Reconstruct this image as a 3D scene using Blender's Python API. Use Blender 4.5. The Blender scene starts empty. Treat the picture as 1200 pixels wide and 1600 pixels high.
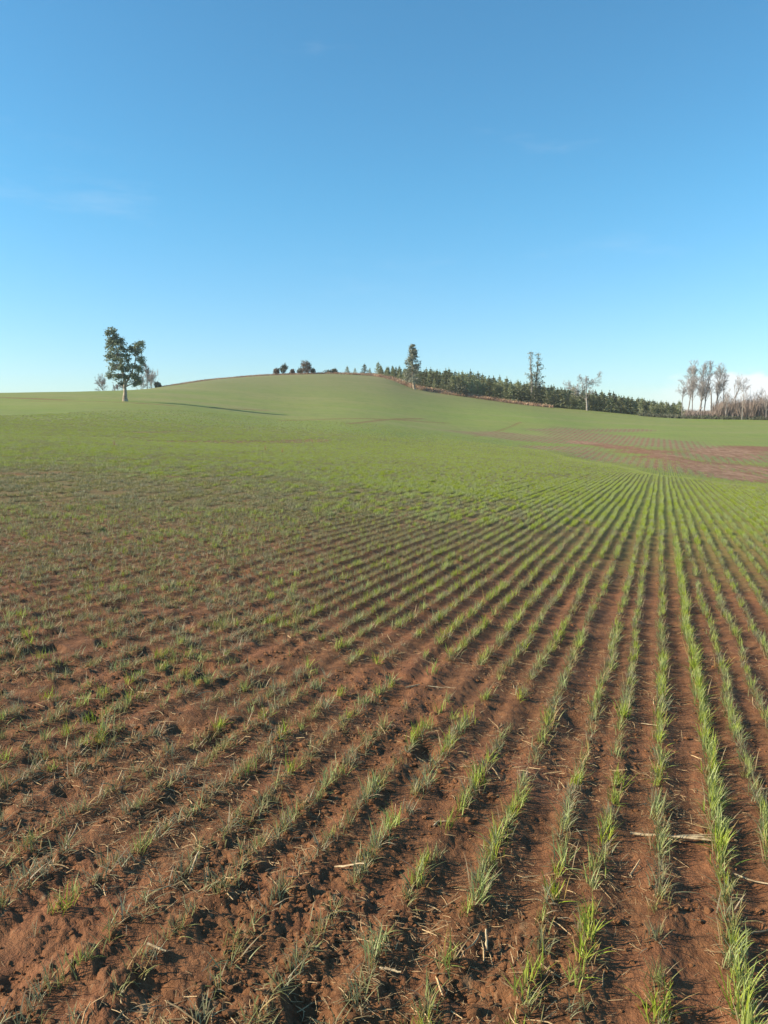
import bpy, math, random
import numpy as np
from mathutils import Vector, Matrix

S = bpy.context.scene
R = math.radians
rng = np.random.default_rng(7)
random.seed(7)

# ------------------------------------------------------------------ camera
EYE = 1.45
FPX = 1200.0                       # focal length in pixels of a 1200 x 1600 frame
PITCH = math.atan(140.0 / FPX)     # level horizon a little above the middle
cam_d = bpy.data.cameras.new('camera')
cam = bpy.data.objects.new('camera', cam_d)
S.collection.objects.link(cam)
cam.location = (0, 0, EYE)
cam.rotation_euler = (R(90) - PITCH, 0, 0)
cam_d.sensor_fit = 'VERTICAL'
cam_d.sensor_height = 32.0
cam_d.lens = 32.0 * FPX / 1600.0
cam_d.clip_start = 0.05
cam_d.clip_end = 20000
cam_d.dof.use_dof = False
S.camera = cam
S.render.resolution_x, S.render.resolution_y = 768, 1024

# ------------------------------------------------------------------ sky and sun
SUN_EL, SUN_AZ = R(27), R(-97)     # azimuth clockwise from +Y (the way the camera looks)
sun_dir = Vector((math.cos(SUN_EL) * math.sin(SUN_AZ), math.cos(SUN_EL) * math.cos(SUN_AZ), math.sin(SUN_EL)))
W = bpy.data.worlds.new('World'); S.world = W; W.use_nodes = True
wn, wl = W.node_tree.nodes, W.node_tree.links
wn.clear()
def wnode(t, **k):
    n = wn.new(t)
    for a, b in k.items(): setattr(n, a, b)
    return n
sky = wnode('ShaderNodeTexSky', sky_type='NISHITA', sun_disc=False, sun_elevation=SUN_EL, sun_rotation=SUN_AZ,
            altitude=200, air_density=1.0, dust_density=0.35, ozone_density=2.2)
bg = wnode('ShaderNodeBackground'); bg.inputs[1].default_value = 0.10
out = wnode('ShaderNodeOutputWorld')
tc = wnode('ShaderNodeTexCoord')
sep = wnode('ShaderNodeSeparateXYZ'); wl.new(tc.outputs['Generated'], sep.inputs[0])
def wmath(op, a, b=None, c=None):
    n = wnode('ShaderNodeMath', operation=op)
    for i, v in enumerate((a, b, c)):
        if v is None: continue
        if isinstance(v, (int, float)): n.inputs[i].default_value = v
        else: wl.new(v, n.inputs[i])
    return n.outputs[0]
def wramp(v, a, b, lo=0.0, hi=1.0):
    n = wnode('ShaderNodeMapRange', interpolation_type='SMOOTHSTEP')
    wl.new(v, n.inputs['Value'])
    n.inputs['From Min'].default_value = a; n.inputs['From Max'].default_value = b
    n.inputs['To Min'].default_value = lo; n.inputs['To Max'].default_value = hi
    return n.outputs[0]
def wnoise(scale, sx, sy, sz, detail=5, rough=0.55, off=0.0):
    m = wnode('ShaderNodeMapping'); wl.new(tc.outputs['Generated'], m.inputs[0])
    m.inputs['Scale'].default_value = (sx, sy, sz); m.inputs['Location'].default_value = (off, off * 0.7, 0)
    n = wnode('ShaderNodeTexNoise'); wl.new(m.outputs[0], n.inputs['Vector'])
    n.inputs['Scale'].default_value = scale; n.inputs['Detail'].default_value = detail; n.inputs['Roughness'].default_value = rough
    return n.outputs[0]
# a low bank of cumulus all along the eastern horizon (camera right), thinning out to the west
east = wramp(sep.outputs[0], 0.28, 0.44)
puff = wnoise(9.0, 1, 1, 2.2, 6, 0.55, 3.1)
lift = wmath('SUBTRACT', wmath('MULTIPLY', puff, 0.16), wmath('ADD', sep.outputs[2], 0.031))
bank = wmath('MULTIPLY', wramp(lift, -0.004, 0.012), east)
# very thin high wisps
wisp = wmath('MULTIPLY', wramp(wnoise(2.6, 1.0, 1.0, 4.5, 6, 0.62, 1.7), 0.56, 0.80), wramp(sep.outputs[2], 0.10, 0.25))
wisp = wmath('MULTIPLY', wisp, 0.22)
tint = wnode('ShaderNodeMix', data_type='RGBA', blend_type='MULTIPLY'); tint.inputs[0].default_value = 1.0
wl.new(sky.outputs[0], tint.inputs[6]); hz = wnode('ShaderNodeMix', data_type='RGBA'); wl.new(wramp(sep.outputs[2], 0.0, 0.30), hz.inputs[0])     # a clear, cold winter sky, milky at the horizon
hz.inputs[6].default_value = (0.66, 0.825, 0.95, 1); hz.inputs[7].default_value = (0.49, 0.96, 1.05, 1); wl.new(hz.outputs[2], tint.inputs[7])
mx1 = wnode('ShaderNodeMix', data_type='RGBA'); wl.new(wisp, mx1.inputs[0]); wl.new(tint.outputs[2], mx1.inputs[6]); mx1.inputs[7].default_value = (4.2, 4.8, 5.4, 1)
mx2 = wnode('ShaderNodeMix', data_type='RGBA'); wl.new(wmath('MULTIPLY', bank, 0.8), mx2.inputs[0]); wl.new(mx1.outputs[2], mx2.inputs[6]); mx2.inputs[7].default_value = (5.6, 5.5, 5.6, 1)
wl.new(mx2.outputs[2], bg.inputs[0]); wl.new(bg.outputs[0], out.inputs[0])

sun_d = bpy.data.lights.new('sun', 'SUN'); sun_d.energy = 5.0; sun_d.angle = R(0.53); sun_d.color = (1.0, 0.87, 0.66)
sun = bpy.data.objects.new('sun', sun_d); S.collection.objects.link(sun)
sun.rotation_euler = (-sun_dir).to_track_quat('-Z', 'Y').to_euler()
sun.location = (-30, 0, 40)
S.view_settings.view_transform = 'Standard'; S.view_settings.look = 'None'
S.view_settings.gamma = 1.0; S.view_settings.use_curve_mapping = False
S.view_settings.exposure = 0.95
S.cycles.max_bounces = 6; S.cycles.transparent_max_bounces = 6
S.cycles.use_denoising = True

# ------------------------------------------------------------------ numeric helpers
def hash2(ix, iy, seed):
    h = (ix.astype(np.int64) * 374761393 + iy.astype(np.int64) * 668265263 + seed * 974634777) & 0xFFFFFFFF
    h = ((h ^ (h >> 13)) * 1274126177) & 0xFFFFFFFF
    h = h ^ (h >> 16)
    return (h & 0xFFFFFF) / float(0xFFFFFF)
def vnoise(x, y, seed=0):
    x = np.asarray(x, float); y = np.asarray(y, float)
    ix = np.floor(x); iy = np.floor(y); fx = x - ix; fy = y - iy
    fx = fx * fx * fx * (fx * (fx * 6 - 15) + 10); fy = fy * fy * fy * (fy * (fy * 6 - 15) + 10)
    a = hash2(ix, iy, seed); b = hash2(ix + 1, iy, seed); c = hash2(ix, iy + 1, seed); d = hash2(ix + 1, iy + 1, seed)
    return (a + (b - a) * fx) * (1 - fy) + (c + (d - c) * fx) * fy
def fbm(x, y, seed=0, oct=4, gain=0.5):
    s = 0; a = 1; t = 0
    x = np.asarray(x, float); y = np.asarray(y, float)
    for o in range(oct):
        s = s + a * vnoise(x, y, seed + 17 * o); t += a; a *= gain
        x, y = x * 1.93 + y * 0.41 + 5.2, y * 1.93 - x * 0.41 + 1.3
    return s / t
def cells(x, y, seed):
    """crumbs: height of the nearest clod of a jittered lattice, falling off to a sharp joint"""
    x = np.asarray(x, float); y = np.asarray(y, float); ix = np.floor(x); iy = np.floor(y)
    d1 = np.full(x.shape, 9.0); d2 = d1.copy(); h1 = np.zeros(x.shape)
    for a in (-1, 0, 1):
        for b in (-1, 0, 1):
            jx, jy = ix + a, iy + b; h = hash2(jx, jy, seed + 2)
            d = np.hypot(x - jx - hash2(jx, jy, seed), y - jy - hash2(jx, jy, seed + 1))
            n = d < d1; d2 = np.where(n, d1, np.minimum(d2, d)); h1 = np.where(n, h, h1); d1 = np.where(n, d, d1)
    return h1 * np.clip((d2 - d1) * 2.2, 0, 1) ** 0.6
def sstep(a, b, x):
    t = np.clip((np.asarray(x, float) - a) / (b - a), 0, 1)
    return t * t * (3 - 2 * t)
def pchip(xk, yk, x):
    xk = np.asarray(xk, float); yk = np.asarray(yk, float); h = np.diff(xk); d = np.diff(yk) / h
    m = np.zeros(len(xk)); m[0] = d[0]; m[-1] = d[-1]
    for i in range(1, len(xk) - 1):
        if d[i - 1] * d[i] > 0:
            w1 = 2 * h[i] + h[i - 1]; w2 = h[i] + 2 * h[i - 1]
            m[i] = (w1 + w2) / (w1 / d[i - 1] + w2 / d[i])
    x = np.clip(x, xk[0], xk[-1]); i = np.clip(np.searchsorted(xk, x) - 1, 0, len(h) - 1)
    t = (x - xk[i]) / h[i]
    return ((2 * t**3 - 3 * t**2 + 1) * yk[i] + (t**3 - 2 * t**2 + t) * h[i] * m[i] + (-2 * t**3 + 3 * t**2) * yk[i + 1] + (t**3 - t**2) * h[i] * m[i + 1])

# ------------------------------------------------------------------ the lie of the land
GX, GY = -0.0577, -0.0121          # gentle fall of the near field to the right and away
FH = FPX / math.cos(PITCH)
def az_of(px): return math.atan((px - 600.0) / FH)
# elevation tangents seen from the eye, at growing distance, along a fan of bearings
COLS = {
 -140: [(60, -.008), (85, .003), (110, .012), (150, .022), (200, .030), (240, .0295), (300, .020), (400, .004), (700, -.01), (3000, -.012)],
 0:    [(60, -.012), (85, .000), (110, .0105), (150, .0235), (200, .0338), (240, .0335), (300, .024), (400, .006), (700, -.01), (3000, -.012)],
 200:  [(60, -.018), (85, -.003), (110, .009), (150, .0253), (200, .0375), (225, .0390), (260, .0372), (300, .029), (400, .008), (700, -.01), (3000, -.012)],
 270:  [(60, -.021), (85, -.006), (110, .006), (150, .0232), (200, .0385), (250, .0455), (280, .0450), (320, .036), (400, .015), (700, -.01), (3000, -.012)],
 340:  [(60, -.024), (85, -.010), (110, .001), (150, .0185), (200, .0365), (250, .050), (290, .0535), (320, .0505), (400, .022), (700, -.01), (3000, -.012)],
 440:  [(60, -.029), (85, -.016), (110, -.006), (160, .015), (200, .0315), (250, .0500), (300, .0600), (330, .0585), (400, .030), (700, -.01), (3000, -.012)],
 540:  [(60, -.032), (85, -.019), (110, -.009), (160, .0115), (200, .029), (250, .0490), (300, .0612), (330, .0605), (400, .035), (700, -.01), (3000, -.012)],
 600:  [(60, -.035), (85, -.0225), (110, -.013), (160, .007), (200, .025), (250, .0455), (290, .0575), (330, .0600), (400, .038), (700, -.01), (3000, -.012)],
 650:  [(60, -.038), (85, -.027), (110, -.0185), (160, .001), (200, .0185), (250, .038), (270, .0435), (300, .0495), (340, .0525), (420, .035), (700, -.01), (3000, -.012)],
 720:  [(60, -.0405), (85, -.0300), (110, -.0235), (130, -.019), (160, -.0065), (200, .011), (250, .030), (270, .0365), (300, .0435), (340, .047), (420, .032), (700, -.01), (3000, -.012)],
 830:  [(45, -.0535), (60, -.0450), (85, -.0352), (100, -.0344), (115, -.0340), (130, -.0280), (160, -.0130), (200, .0050), (250, .0190), (270, .0228), (300, .0270), (340, .029), (420, .020), (700, -.01), (3000, -.012)],
 940:  [(45, -.0590), (59, -.0518), (70, -.0520), (82, -.0530), (95, -.0485), (120, -.0345), (160, -.0180), (230, .0050), (270, .0140), (300, .0175), (340, .019), (420, .014), (700, -.01), (3000, -.012)],
 1050: [(42, -.0660), (50, -.0672), (62, -.0690), (75, -.0620), (110, -.0395), (160, -.0190), (230, .0000), (280, .0075), (310, .0095), (350, .0095), (420, .006), (700, -.01), (3000, -.012)],
 1200: [(36, -.0769), (45, -.0800), (60, -.0815), (75, -.0730), (110, -.0465), (160, -.0230), (230, -.0030), (280, .0045), (310, .0050), (350, .004), (420, .002), (700, -.01), (3000, -.012)],
 1400: [(34, -.085), (45, -.0870), (60, -.0880), (75, -.0790), (110, -.052), (160, -.027), (230, -.006), (280, .002), (310, .003), (350, .002), (420, .0), (700, -.01), (3000, -.012)],
}
def plane_t(az, r): return -EYE / r + GX * np.sin(az) + GY * np.cos(az)
LR0, LR1, NLR = math.log(20.0), math.log(3000.0), 420
lrg = np.linspace(LR0, LR1, NLR)
col_az, col_dev = [], []
def add_col(az, kn):
    first = kn[0][0]
    rs = [20.0, 26.0] + ([32.0, 40.0] if first > 50 else ([32.0] if first > 40 else []))
    ks = [(r, plane_t(az, r)) for r in rs] + kn
    t = pchip([math.log(k[0]) for k in ks], [k[1] for k in ks], lrg)
    col_az.append(az); col_dev.append(t - plane_t(az, np.exp(lrg)))
for az in (-math.pi, -2.0, -1.3, -0.95):
    add_col(az, [(60, plane_t(az, 60.)), (150, .5 * plane_t(az, 150.)), (400, -.008), (700, -.01), (3000, -.012)])
for px in sorted(COLS): add_col(az_of(px), COLS[px])
for az in (0.95, 1.3, 2.0, math.pi):
    add_col(az, [(60, plane_t(az, 60.)), (150, .5 * plane_t(az, 150.)), (400, -.008), (700, -.01), (3000, -.012)])
NAZ = 1441
azg = np.linspace(-math.pi, math.pi, NAZ)
col_dev = np.array(col_dev)
DEV = np.stack([pchip(col_az, col_dev[:, j], azg) for j in range(NLR)], axis=1)      # [az, logr]
# small smoothing across bearing so that the hill has no creases
for _ in range(14):
    D2 = DEV.copy(); D2[1:-1] = 0.25 * DEV[:-2] + 0.5 * DEV[1:-1] + 0.25 * DEV[2:]; DEV = D2
DEV[:, lrg < math.log(24)] = 0
def macro(x, y):
    x = np.asarray(x, float); y = np.asarray(y, float)
    r = np.maximum(np.hypot(x, y), 1e-3); az = np.arctan2(x, y)
    fa = (az + math.pi) / (2 * math.pi) * (NAZ - 1); fa = np.clip(fa, 0, NAZ - 1.001)
    fr = np.clip((np.log(r) - LR0) / (LR1 - LR0) * (NLR - 1), 0, NLR - 1.001)
    ia = fa.astype(int); ir = fr.astype(int); fa = fa - ia; fr = fr - ir
    d = (DEV[ia, ir] * (1 - fa) + DEV[ia + 1, ir] * fa) * (1 - fr) + (DEV[ia, ir + 1] * (1 - fa) + DEV[ia + 1, ir + 1] * fa) * fr
    z = GX * x + GY * y + r * d
    return z + (fbm(x / 23.0, y / 23.0, 91, 3) - 0.5) * 0.35 * sstep(40, 110, r)
def ray(px, py):
    c, s = math.cos(PITCH), math.sin(PITCH)
    a, b = (px - 600.0) / FPX, (800.0 - py) / FPX
    v = np.array([a, c + b * s, -s + b * c]); return v / np.linalg.norm(v)
def hit(px, py, rmax=420.0):
    """where the line of sight through a point of the photograph meets the ground"""
    v = ray(px, py); d = np.exp(np.linspace(math.log(1.0), math.log(rmax), 3000))
    p = d[:, None] * v[None, :]
    h = macro(p[:, 0], p[:, 1]); below = (p[:, 2] + EYE) < h
    i = int(np.argmax(below)) if below.any() else len(d) - 1
    return p[i, 0], p[i, 1]

# crop rows: u across, v along
ROW_AZ = math.atan((1035.0 - 600.0) / FH)
CU, SU = math.cos(ROW_AZ), math.sin(ROW_AZ)
def uv_of(x, y): return x * CU - y * SU, x * SU + y * CU
def xy_of(u, v): return u * CU + v * SU, -u * SU + v * CU
known = [uv_of(*hit(px, 1000))[0] for px in (867, 910, 960, 990, 1033, 1077, 1113, 1147, 1187)]
SP = 0.192
rows = list(known)
u = known[0]
while u > -75: u -= SP * random.uniform(0.86, 1.14); rows.append(u)
u = known[-1]
while u < 45: u += SP * random.uniform(0.86, 1.14); rows.append(u)
rows = np.array(sorted(rows))
ROW_A = int(np.argmin(abs(rows - known[5])))       # the thick bright row
def row_dist(u):
    i = np.clip(np.searchsorted(rows, u), 1, len(rows) - 1)
    return np.minimum(abs(u - rows[i - 1]), abs(rows[i] - u))

def seg_dist(x, y, a, b):
    ax, ay = a; bx, by = b; dx, dy = bx - ax, by - ay
    t = np.clip(((x - ax) * dx + (y - ay) * dy) / (dx * dx + dy * dy + 1e-9), 0, 1)
    return np.hypot(x - ax - t * dx, y - ay - t * dy)
NE1, NE2 = hit(890, 1600), hit(470, 850)
_n = np.array([-(NE2[1] - NE1[1]), NE2[0] - NE1[0]]); _n = -_n / np.linalg.norm(_n)
def neat(x, y):
    """1 where the drill rows stand full and even, 0 on the rough side"""
    d = (x - NE1[0]) * _n[0] + (y - NE1[1]) * _n[1]
    return sstep(-0.9, 0.6, d + (fbm(x / 1.3, y / 1.3, 5, 3) - 0.5) * 1.2)
BARE = [(700, 1060, .42), (620, 1010, .30), (470, 1030, .34), (440, 1010, .2), (560, 1060, .25), (780, 1120, .25), (270, 960, .28), (120, 1010, .18),
        (640, 1130, .22), (130, 1300, .12), (280, 1420, .09), (600, 1440, .08), (230, 1130, .16)]
BARE = [(hit(a, b), c) for a, b, c in BARE]
def bare(x, y):
    m = np.zeros_like(np.asarray(x, float))
    for (bx, by), rr in BARE:
        m = np.maximum(m, 1 - sstep(0.6 * rr, 1.25 * rr, np.hypot(x - bx, y - by)))
    return m
GREENB = [((940, 770), (700, 800), 3.5), ((1130, 800), (1010, 760), 3.0)]
GREENB = [(hit(*a), hit(*b), c) for a, b, c in GREENB]
def micro(x, y):
    x = np.asarray(x, float); y = np.asarray(y, float)
    r = np.hypot(x, y); u, v = uv_of(x, y); ne = neat(x, y)
    rough = 1.0 - 0.55 * ne
    fade = 1 - sstep(18, 40, r)
    fur = (0.009 * np.cos(2 * math.pi * np.minimum(row_dist(u) / SP, 0.5)) * (0.75 + 0.25 * ne)) - 0.010 * (fbm(u / 0.09, v / 1.2, 44, 2) - .5)
    big = (fbm(x / 0.55, y / 0.55, 11, 3) - 0.5) * 0.026
    mid = (fbm(x / 0.15, y / 0.15, 12, 3) - 0.5) * 0.018
    cz = sstep(.36, .62, fbm(x / .38, y / .38, 19, 3))
    clod = (cells(x / 0.060 + fbm(x / .05, y / .05, 20, 2), y / 0.060, 13) * 0.012 + cells(x / 0.024, y / 0.024, 16) * 0.008) * (0.25 + 0.95 * cz)
    fine = (vnoise(x / 0.018, y / 0.018, 14) - 0.5) * 0.006 + (vnoise(x / 0.009, y / 0.009, 15) - 0.5) * 0.003
    pit = -np.maximum(fbm(x / 0.20, y / 0.20, 16, 2) - 0.70, 0) * 0.16
    return fade * (fur + rough * (big + mid + clod + pit) + fine)
def height(x, y): return macro(x, y) + micro(x, y)

# ------------------------------------------------------------------ mesh helpers
col = S.collection
def new_mesh(name, V, F, mats, smooth=False, attrs=None, midx=None):
    V = np.ascontiguousarray(V, dtype=np.float32); F = np.ascontiguousarray(F, dtype=np.int32)
    me = bpy.data.meshes.new(name); n, k = F.shape
    me.vertices.add(len(V)); me.vertices.foreach_set('co', V.ravel())
    me.loops.add(n * k); me.loops.foreach_set('vertex_index', F.ravel())
    me.polygons.add(n); me.polygons.foreach_set('loop_start', np.arange(0, n * k, k, dtype=np.int32))
    me.polygons.foreach_set('loop_total', np.full(n, k, dtype=np.int32))
    for m in (mats if isinstance(mats, (list, tuple)) else [mats]): me.materials.append(m)
    if midx is not None: me.polygons.foreach_set('material_index', np.ascontiguousarray(midx, dtype=np.int32))
    me.update(calc_edges=True)
    me.polygons.foreach_set('use_smooth', np.full(n, bool(smooth)))
    for a, val in (attrs or {}).items():
        at = me.attributes.new(a, 'FLOAT', 'POINT'); at.data.foreach_set('value', np.ascontiguousarray(val, dtype=np.float32))
    return me
def link(name, data, parent=None, loc=(0, 0, 0), rz=0.0, sc=1.0):
    o = bpy.data.objects.new(name, data); col.objects.link(o)
    o.parent = parent; o.location = loc; o.rotation_euler = (0, 0, rz); o.scale = (sc, sc, sc)
    return o
def tag(o, label, cat, group=None, kind=None):
    o['label'] = label; o['category'] = cat
    if group: o['group'] = group
    if kind: o['kind'] = kind
    return o

# ------------------------------------------------------------------ materials
def mat(name):
    m = bpy.data.materials.new(name); m.use_nodes = True
    nt = m.node_tree; b = nt.nodes['Principled BSDF']
    return m, nt, b
def N(nt, t, **k):
    n = nt.nodes.new(t)
    for a, b in k.items(): setattr(n, a, b)
    return n
def mixc(nt, fac, a, b):
    n = N(nt, 'ShaderNodeMix', data_type='RGBA')
    for s, v in ((0, fac), (6, a), (7, b)):
        if isinstance(v, (int, float)): n.inputs[s].default_value = v
        elif isinstance(v, tuple): n.inputs[s].default_value = (*v, 1)
        else: nt.links.new(v, n.inputs[s])
    return n.outputs[2]
def nmath(nt, op, a, b=None, clamp=False):
    n = N(nt, 'ShaderNodeMath', operation=op, use_clamp=clamp)
    for i, v in enumerate((a, b)):
        if v is None: continue
        if isinstance(v, (int, float)): n.inputs[i].default_value = v
        else: nt.links.new(v, n.inputs[i])
    return n.outputs[0]
def ramp(nt, v, a, b, lo=0.0, hi=1.0):
    n = N(nt, 'ShaderNodeMapRange', interpolation_type='SMOOTHSTEP'); nt.links.new(v, n.inputs['Value'])
    for s, w in (('From Min', a), ('From Max', b), ('To Min', lo), ('To Max', hi)): n.inputs[s].default_value = w
    return n.outputs[0]
def noise(nt, scale, detail=4, rough=0.55, vec=None, stretch=None):
    n = N(nt, 'ShaderNodeTexNoise'); n.inputs['Scale'].default_value = scale
    n.inputs['Detail'].default_value = detail; n.inputs['Roughness'].default_value = rough
    src = vec
    if src is None:
        src = N(nt, 'ShaderNodeNewGeometry').outputs['Position']
    if stretch:
        mp = N(nt, 'ShaderNodeMapping'); nt.links.new(src, mp.inputs[0])
        mp.inputs['Rotation'].default_value = (0, 0, stretch[0]); mp.inputs['Scale'].default_value = stretch[1]
        src = mp.outputs[0]
    nt.links.new(src, n.inputs['Vector'])
    return n.outputs['Fac']
def attr(nt, name):
    n = N(nt, 'ShaderNodeAttribute'); n.attribute_name = name; return n.outputs['Fac']

SOIL_D, SOIL_M, SOIL_L = (0.112, 0.047, 0.019), (0.198, 0.087, 0.036), (0.32, 0.175, 0.088)
CROP_B, CROP_G, CROP_Y = (0.172, 0.225, 0.038), (0.200, 0.195, 0.090), (0.172, 0.156, 0.072)

def soil_material():
    m, nt, b = mat('red_soil_and_crop')
    n1 = noise(nt, 1.7, 5); n2 = noise(nt, 14.0, 5); n3 = noise(nt, 90.0, 4); n4 = noise(nt, 420.0, 3)
    c = mixc(nt, ramp(nt, n2, 0.35, 0.68), SOIL_D, SOIL_M)
    c = mixc(nt, nmath(nt, 'MULTIPLY', ramp(nt, n1, 0.42, 0.72), 0.55), c, (0.250, 0.096, 0.045))
    c = mixc(nt, nmath(nt, 'MULTIPLY', ramp(nt, n3, 0.55, 0.75), 0.45), c, SOIL_L)
    c = mixc(nt, nmath(nt, 'MULTIPLY', ramp(nt, n4, 0.64, 0.74), 0.5), c, (0.36, 0.23, 0.13))
    # stubble and straw film
    straw = noise(nt, 26.0, 4, 0.6, stretch=(ROW_AZ, (1.0, 0.35, 1)))
    c = mixc(nt, nmath(nt, 'MULTIPLY', ramp(nt, straw, 0.60, 0.78), attr(nt, 'straw')), c, (0.33, 0.22, 0.12))
    dry = nmath(nt, 'MULTIPLY', attr(nt, 'pale'), ramp(nt, noise(nt, 1.1, 6, 0.72, stretch=(-0.6, (1.0, 0.4, 1))), 0.32, 0.68, 0.05, 1.0))
    c = mixc(nt, dry, c, (0.365, 0.225, 0.138))
    # distant crop cover, where single plants can no longer be told apart
    far1 = noise(nt, 0.05, 4); far2 = noise(nt, 0.9, 5, 0.65)
    g = mixc(nt, ramp(nt, far1, 0.35, 0.65), CROP_B, (0.190, 0.222, 0.046))
    g = mixc(nt, attr(nt, 'grey'), g, CROP_G)
    g = mixc(nt, attr(nt, 'yellow'), g, CROP_Y)
    band = noise(nt, 0.030, 6, 0.62, stretch=(0.35, (0.45, 1.5, 1)))
    g = mixc(nt, nmath(nt, 'MULTIPLY', ramp(nt, band, 0.44, 0.70), 0.55), g, (0.265, 0.215, 0.100))
    g = mixc(nt, nmath(nt, 'MULTIPLY', ramp(nt, noise(nt, 0.16, 6, 0.7, stretch=(0.2, (0.5, 1.4, 1))), 0.46, 0.72), 0.50), g, (0.135, 0.180, 0.038))
    g = mixc(nt, nmath(nt, 'MULTIPLY', ramp(nt, noise(nt, 0.55, 6, 0.75, stretch=(ROW_AZ, (1.0, 0.35, 1))), 0.45, 0.70), 0.45), g, (0.120, 0.150, 0.036))
    far3 = noise(nt, 5.0, 4, 0.7)
    cov = nmath(nt, 'ADD', attr(nt, 'cover'), nmath(nt, 'MULTIPLY', nmath(nt, 'SUBTRACT', far2, 0.5), 0.5))
    cov = nmath(nt, 'ADD', cov, nmath(nt, 'MULTIPLY', nmath(nt, 'SUBTRACT', far3, 0.5), 0.6))
    gp = N(nt, 'ShaderNodeNewGeometry').outputs['Position']; dt = N(nt, 'ShaderNodeVectorMath', operation='DOT_PRODUCT')
    nt.links.new(gp, dt.inputs[0]); dt.inputs[1].default_value = (CU * 2 * math.pi / 0.95, -SU * 2 * math.pi / 0.95, 0)
    wv = nmath(nt, 'SINE', nmath(nt, 'ADD', dt.outputs['Value'], nmath(nt, 'MULTIPLY', noise(nt, 0.05, 2), 3.0)))
    cov = nmath(nt, 'ADD', cov, nmath(nt, 'MULTIPLY', nmath(nt, 'MULTIPLY', nmath(nt, 'SUBTRACT', noise(nt, 0.5, 5, 0.7), 0.5), attr(nt, 'stripe')), 1.6))
    cov = nmath(nt, 'ADD', cov, nmath(nt, 'MULTIPLY', nmath(nt, 'MULTIPLY', wv, attr(nt, 'stripe')), 0.50))
    cov = nmath(nt, 'MULTIPLY', cov, ramp(nt, attr(nt, 'cover'), 0.02, 0.2), True)
    c = mixc(nt, cov, c, g)
    nt.links.new(c, b.inputs['Base Color'])
    rg = N(nt, 'ShaderNodeMapRange'); nt.links.new(n3, rg.inputs['Value'])
    rg.inputs['To Min'].default_value = 0.78; rg.inputs['To Max'].default_value = 1.0
    nt.links.new(rg.outputs[0], b.inputs['Roughness']); b.inputs['Specular IOR Level'].default_value = 0.25
    bp = N(nt, 'ShaderNodeBump'); bp.inputs['Strength'].default_value = 0.6; bp.inputs['Distance'].default_value = 0.012
    h = nmath(nt, 'ADD', noise(nt, 160.0, 4, 0.65), nmath(nt, 'MULTIPLY', n3, 1.4))
    nt.links.new(h, bp.inputs['Height']); nt.links.new(bp.outputs[0], b.inputs['Normal'])
    return m
M_SOIL = soil_material()

def blade_material(name, base, mid, tip, rnd=0.25):
    m, nt, b = mat(name)
    tone = attr(nt, 'tone'); along = attr(nt, 'along')
    c = mixc(nt, ramp(nt, along, 0.05, 0.45), base, mid)
    c = mixc(nt, nmath(nt, 'MULTIPLY', ramp(nt, along, 0.55, 1.0), ramp(nt, tone, 0.35, 1.0)), c, tip)
    oi = N(nt, 'ShaderNodeObjectInfo')
    hs = N(nt, 'ShaderNodeHueSaturation'); nt.links.new(c, hs.inputs['Color'])
    nt.links.new(ramp(nt, tone, 0, 1, 0.80, 1.22), hs.inputs['Value'])
    nt.links.new(ramp(nt, oi.outputs['Random'], 0, 1, 1.0 - rnd, 1.0 + rnd * .6), hs.inputs['Saturation'])
    nt.links.new(hs.outputs[0], b.inputs['Base Color'])
    b.inputs['Roughness'].default_value = 0.5; b.inputs['Specular IOR Level'].default_value = 0.35
    tr = N(nt, 'ShaderNodeBsdfTranslucent'); nt.links.new(hs.outputs[0], tr.inputs['Color'])
    ms = N(nt, 'ShaderNodeMixShader'); ms.inputs[0].default_value = 0.32
    nt.links.new(b.outputs[0], ms.inputs[1]); nt.links.new(tr.outputs[0], ms.inputs[2])
    nt.links.new(ms.outputs[0], nt.nodes['Material Output'].inputs['Surface'])
    return m
M_BRIGHT = blade_material('young_wheat_leaf', (0.26, 0.260, 0.082), (0.275, 0.330, 0.062), (0.35, 0.38, 0.10))
M_GREY = blade_material('frosted_wheat_leaf', (0.24, 0.215, 0.090), (0.235, 0.235, 0.098), (0.32, 0.29, 0.155))
M_DRY = blade_material('dry_leaf', (0.27, 0.19, 0.085), (0.33, 0.235, 0.11), (0.40, 0.30, 0.16))

def plain(name, c1, c2, scale, rough=0.9, bump=0.0, rnd=0.0, transl=0.0):
    m, nt, b = mat(name)
    tco = N(nt, 'ShaderNodeTexCoord').outputs['Object']
    c = mixc(nt, ramp(nt, noise(nt, scale, 4, 0.6, tco), 0.35, 0.65), c1, c2)
    if rnd:
        oi = N(nt, 'ShaderNodeObjectInfo'); hs = N(nt, 'ShaderNodeHueSaturation'); nt.links.new(c, hs.inputs['Color'])
        nt.links.new(ramp(nt, oi.outputs['Random'], 0, 1, 1 - rnd, 1 + rnd), hs.inputs['Value']); c = hs.outputs[0]
    nt.links.new(c, b.inputs['Base Color']); b.inputs['Roughness'].default_value = rough; b.inputs['Specular IOR Level'].default_value = 0.2
    if bump:
        bp = N(nt, 'ShaderNodeBump'); bp.inputs['Distance'].default_value = bump; bp.inputs['Strength'].default_value = 0.8
        nt.links.new(noise(nt, scale * 3, 4, 0.6, tco), bp.inputs['Height']); nt.links.new(bp.outputs[0], b.inputs['Normal'])
    if transl:
        tr = N(nt, 'ShaderNodeBsdfTranslucent'); nt.links.new(c, tr.inputs['Color'])
        ms = N(nt, 'ShaderNodeMixShader'); ms.inputs[0].default_value = transl
        nt.links.new(b.outputs[0], ms.inputs[1]); nt.links.new(tr.outputs[0], ms.inputs[2])
        nt.links.new(ms.outputs[0], nt.nodes['Material Output'].inputs['Surface'])
    return m
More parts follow.
